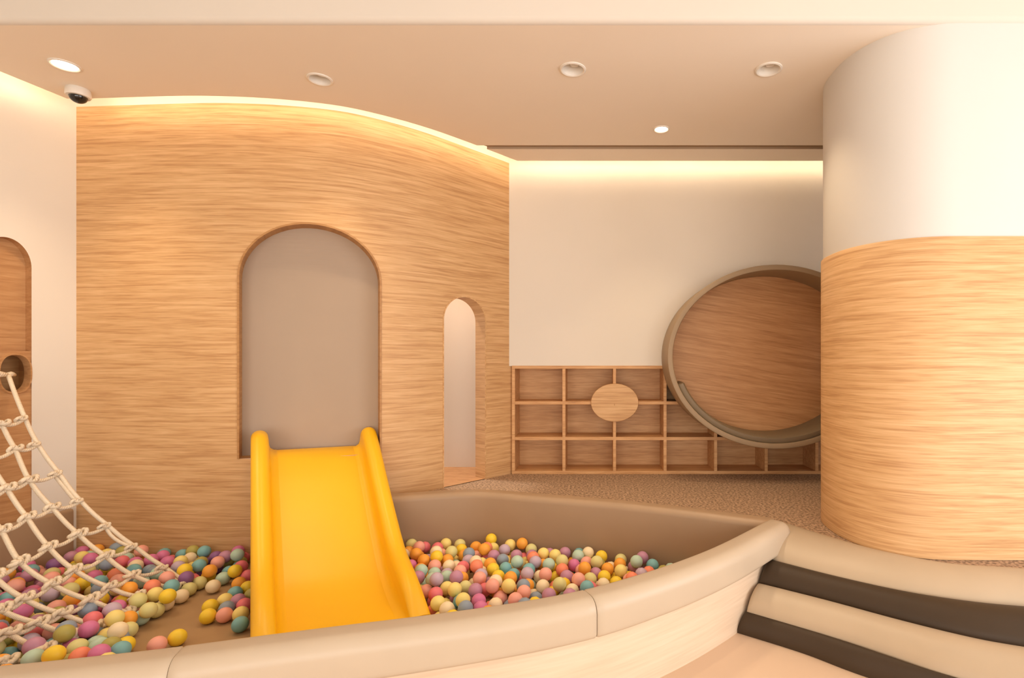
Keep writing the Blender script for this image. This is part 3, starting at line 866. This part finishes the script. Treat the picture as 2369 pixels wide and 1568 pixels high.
ex = [  # balls that can be told apart (zoomed pixel, colour, own label)
 (1825, 955, 'lemon yellow', 'lemon yellow ball, the upper of two touching yellow ones beside the slide'), (1805, 1040, 'lemon yellow', 'lemon yellow ball, the lower of two touching yellow ones beside the slide'),
 (1940, 1030, 'salmon pink', 'salmon pink ball next to the two yellow ones beside the slide'), (1945, 905, 'butter yellow', None), (2040, 840, 'teal', None), (2050, 905, 'mauve', None),
 (2120, 945, 'rose pink', None), (2010, 965, 'slate blue', None), (2085, 1110, 'teal', 'teal ball nearest to the foot of the slide on the bare floor'), (2090, 1020, 'butter yellow', None), (2075, 755, 'orange', None), (2130, 800, 'lemon yellow', None), (2150, 870, 'olive green', None), (2150, 690, 'rose pink', None),
 (1765, 660, 'purple', None), (1870, 622, 'purple', None), (1780, 580, 'purple', None), (2070, 612, 'teal', None), (1980, 570, 'olive green', None), (1880, 555, 'orange', None), (1935, 710, 'mint', None), (1850, 780, 'cream', None), (1730, 750, 'pale lime', None), (1690, 612, 'butter yellow', None), (1630, 690, 'lemon yellow', None), (1570, 625, 'salmon pink', None), (2115, 530, 'rose pink', None),
 (1540, 1225, 'lemon yellow', 'single lemon yellow ball behind the rim cushion seam'), (1375, 1285, 'salmon pink', 'salmon pink ball half hidden behind the rim near the single yellow ball'),
 (1225, 1050, 'mint', 'mint ball at the edge of the pile by the last net knot'), (1115, 1160, 'pale lime', 'pale lime ball at the edge of the pile on the bare floor'), (1440, 930, 'cream', None), (1270, 920, 'orange', 'orange ball at the edge of the pile below the net'), (1455, 838, 'teal', None), (1570, 865, 'cream', None), (1640, 805, 'pale lime', None), (965, 1125, 'cream', None), (1005, 1190, 'butter yellow', None), (890, 1240, 'mint', None), (840, 1185, 'slate blue', None),
 (1540, 775, 'lemon yellow', None), (610, 1310, 'orchid pink', None), (450, 1355, 'orchid pink', None), (1340, 815, 'butter yellow', None)]
for zx, zy, c, lab in ex:
    p = pz(zx / 3.752, 1150 + zy / 3.752, ZF + R)
    x, y = p.x, p.y
    for _ in range(30):                 # nudge apart
        mv = False
        for q in near(x, y):
            dx, dy = x - q[0], y - q[1]; d = math.hypot(dx, dy)
            if d < 2.01 * R and abs(q[2] - (ZF + .004 + R)) < .01:
                k = (2.02 * R - d) / max(d, 1e-4); x += dx * k * .7; y += dy * k * .7; mv = True
        if not mv: break
    z = rest(x, y)
    put(x, y, z, c, 'slide' if zx > 1500 else 'net', lab)
def inside(x, y, poly):
    c = False; j = len(poly) - 1
    for i in range(len(poly)):
        a, b = poly[i], poly[j]
        if (a[1] > y) != (b[1] > y) and x < (b[0] - a[0]) * (y - a[1]) / (b[1] - a[1]) + a[0]: c = not c
        j = i
    return c
def dist_poly(x, y, P):
    best = 9
    for a, b in zip(P, P[1:]):
        dx, dy = b.x - a.x, b.y - a.y; t = ((x - a.x) * dx + (y - a.y) * dy) / (dx * dx + dy * dy + 1e-12); t = min(1, max(0, t))
        best = min(best, math.hypot(a.x + t * dx - x, a.y + t * dy - y))
    return best
backin = [p + nn * .13 for p, nn in zip(BK, plan_normals(BK))]
fr_r = [p for p in FR if p.x > -1.6]
sr0 = S_O + SW * SWID + SD * (-.05); sr1 = S_O + SW * SWID + SD * 1.42
sl1 = S_O + SD * 1.42
right_poly = [(p.x, p.y) for p in fr_r] + [(p.x, p.y) for p in backin[::-1]] + [(sr0.x, sr0.y), (sr1.x, sr1.y), (sl1.x, sl1.y)]
lp = [pz(x, y, ZF + R) for x, y in [(578, 1300), (575, 1335), (470, 1345), (430, 1375), (400, 1405), (355, 1425), (335, 1450), (295, 1470), (285, 1520), (270, 1600)]]
fr_l = [p for p in FR if -3.9 < p.x < lp[-1].x - .02]
wl = [wall_at(u) for u in np.linspace(ucorner, u_at_px(585), 30)]
left_poly = [(p.x, p.y) for p in lp] + [(p.x, p.y) for p in fr_l[::-1]] + [(left_at(1.9).x, left_at(1.9).y), (LWC.x, LWC.y)] + [(p.x, p.y) for p in wl]
slide_poly = [S_O + SD * -.3, S_O + SD * 1.95, S_O + SD * 1.95 + SW * SWID, S_O + SD * -.3 + SW * SWID, S_O + SD * -.3]
sp_xy = [(p.x, p.y) for p in slide_poly]
lw_line = [left_at(s, 0, .04) for s in (0, 2.6)]
walls_lines = [FR, backin, lw_line, wl]
cum_r = ['salmon pink'] * 5 + ['coral'] * 4 + ['rose pink'] * 4 + ['orchid pink'] * 3 + ['mauve'] * 6 + ['lavender grey'] * 4 + ['slate blue'] * 3 + ['teal'] * 3 + ['mint'] * 4 + ['pale lime'] * 4 + ['lemon yellow'] * 4 + ['butter yellow'] * 7 + ['orange'] * 5 + ['cream'] * 5 + ['olive green']
cum_l = ['salmon pink'] * 4 + ['coral'] * 3 + ['rose pink'] * 4 + ['orchid pink'] * 6 + ['mauve'] * 5 + ['lavender grey'] * 4 + ['slate blue'] * 4 + ['teal'] * 4 + ['mint'] * 4 + ['pale lime'] * 4 + ['lemon yellow'] * 4 + ['butter yellow'] * 4 + ['orange'] * 4 + ['cream'] * 3 + ['olive green'] * 4 + ['purple']
def fill(poly, zone, n, zmax, palette, tries=60, pads=None):
    xs = [p[0] for p in poly]; ys = [p[1] for p in poly]
    made = 0
    for _ in range(n):
        best = None
        for _t in range(tries):
            x = random.uniform(min(xs), max(xs)); y = random.uniform(min(ys), max(ys))
            if not inside(x, y, poly): continue
            if inside(x, y, sp_xy) or dist_poly(x, y, slide_poly) < R * 1.05: continue
            if any(dist_poly(x, y, L) < R * 1.04 for L in walls_lines): continue
            z = rest(x, y)
            if best is None or z < best[2]: best = (x, y, z)
        if best and best[2] < zmax:
            put(*best, random.choice(palette), zone); made += 1
    return made
fill(left_poly, 'net', 620, ZF + R * 3.3, cum_l, 70)
fill(right_poly, 'right', 560, ZF + R * 3.6, cum_r, 70)
# which balls show largest: a small id buffer of the balls alone, cut by the front rim and the slide
SCL = 3
bw, bh = int(W / SCL), int(H / SCL)
zb = np.full((bh, bw), 1e9); ib = np.full((bh, bw), -1, int)
for idx, (x, y, z, c, zone, lab) in enumerate(BALLS):
    pxx = (CX + F * x / y) / SCL; pyy = (CY + F * (HC - z) / y) / SCL; rr = F * R / y / SCL
    x0, x1, y0, y1 = int(pxx - rr), int(pxx + rr) + 1, int(pyy - rr), int(pyy + rr) + 1
    x0, y0 = max(x0, 0), max(y0, 0); x1, y1 = min(x1, bw), min(y1, bh)
    if x0 >= x1 or y0 >= y1: continue
    gy, gx = np.mgrid[y0:y1, x0:x1]; d2 = ((gx + .5 - pxx) ** 2 + (gy + .5 - pyy) ** 2) / rr ** 2
    dep = math.sqrt(x * x + y * y + (z - HC) ** 2) - R * np.sqrt(np.clip(1 - d2, 0, 1))
    s = (d2 < 1) & (dep < zb[y0:y1, x0:x1])
    zb[y0:y1, x0:x1][s] = dep[s]; ib[y0:y1, x0:x1][s] = idx
rimx = [p[0] for p in front_px]; rimy = [p[1] for p in front_px]
for c in range(bw):
    ib[int(np.interp(c * SCL, rimx, rimy) / SCL):, c] = -1
cnt = np.bincount(ib[ib >= 0].ravel(), minlength=len(BALLS))
rank = sorted(range(len(BALLS)), key=lambda i: (-(cnt[i] + (10000 if BALLS[i][5] else 0))))
single = set(rank[:300]); single = {i for i in single if cnt[i] > 0 or BALLS[i][5]}
ORD = ['first', 'second', 'third', 'fourth', 'fifth', 'sixth', 'seventh', 'eighth', 'ninth', 'tenth', 'eleventh', 'twelfth', 'thirteenth', 'fourteenth', 'fifteenth']
def place(b):
    x, y, z, c, zone, lab = b
    if zone == 'slide': return 'on the bare floor left of the slide'
    if zone == 'right':
        if dist_poly(x, y, backin) < .16: return 'along the back cushion of the pit'
        if x > .1: return 'near the pointed end of the pit'
        if dist_poly(x, y, slide_poly) < .17: return 'along the right edge of the slide'
        if y < 2.72: return 'behind the long rim cushion'
        return 'mid-pile right of the slide'
    if dist_poly(x, y, wl) < .16: return 'at the foot of the curved wall'
    if x < -2.95: return 'by the side cushion under the net'
    if y < 2.25: return 'behind the near rim under the net'
    return 'mid-pile under the net'
by = {}
for i in single:
    b = BALLS[i]
    if not b[5]: by.setdefault((b[3], place(b)), []).append((b[0] / b[1], i))
LABEL = {}
for (c, pl), L in by.items():
    L.sort()
    for k, (_, i) in enumerate(L):
        if len(L) == 1: LABEL[i] = f'only {c} ball {pl}'
        elif len(L) == 2: LABEL[i] = f"{('left', 'right')[k]} one of two {c} balls {pl}"
        else: LABEL[i] = f'{ORD[k]} {c} ball from the left {pl}'
rv, rf = [], []
rest_by_col = {}
for i, (x, y, z, c, zone, lab) in enumerate(BALLS):
    if i in single:
        o = bpy.data.objects.new('ball', ball_me[c]); COL.objects.link(o); o.location = (x, y, z)
        setp(o, lab or LABEL[i], 'ball', 'loose plastic balls of the ball pit')
    else:
        rest_by_col.setdefault(c, []).append((x, y, z))
if rest_by_col:
    sm = bmesh.new(); bmesh.ops.create_icosphere(sm, subdivisions=2, radius=R)
    sv = np.array([v.co[:] for v in sm.verts]); sf = [tuple(v.index for v in f.verts) for f in sm.faces]; sm.free()
    verts = []; faces = []; mats = []; me = bpy.data.meshes.new('ball_pile')
    for mi, (c, L) in enumerate(sorted(rest_by_col.items())):
        me.materials.append(ball_me[c].materials[0])
        for p in L:
            o = len(verts); verts.extend((sv + np.array(p)).tolist()); faces.extend([tuple(k + o for k in q) for q in sf]); mats += [mi] * len(sf)
    me.from_pydata(verts, [], faces); me.polygons.foreach_set('material_index', mats)
    me.polygons.foreach_set('use_smooth', [True] * len(faces))
    o = bpy.data.objects.new('ball_pile', me); COL.objects.link(o)
    setp(o, 'remaining small pastel plastic balls heaped beneath and behind the others', 'balls', None, 'stuff')
print('BALLS', len(BALLS), 'single', len(single), 'visible', int((cnt > 0).sum()))
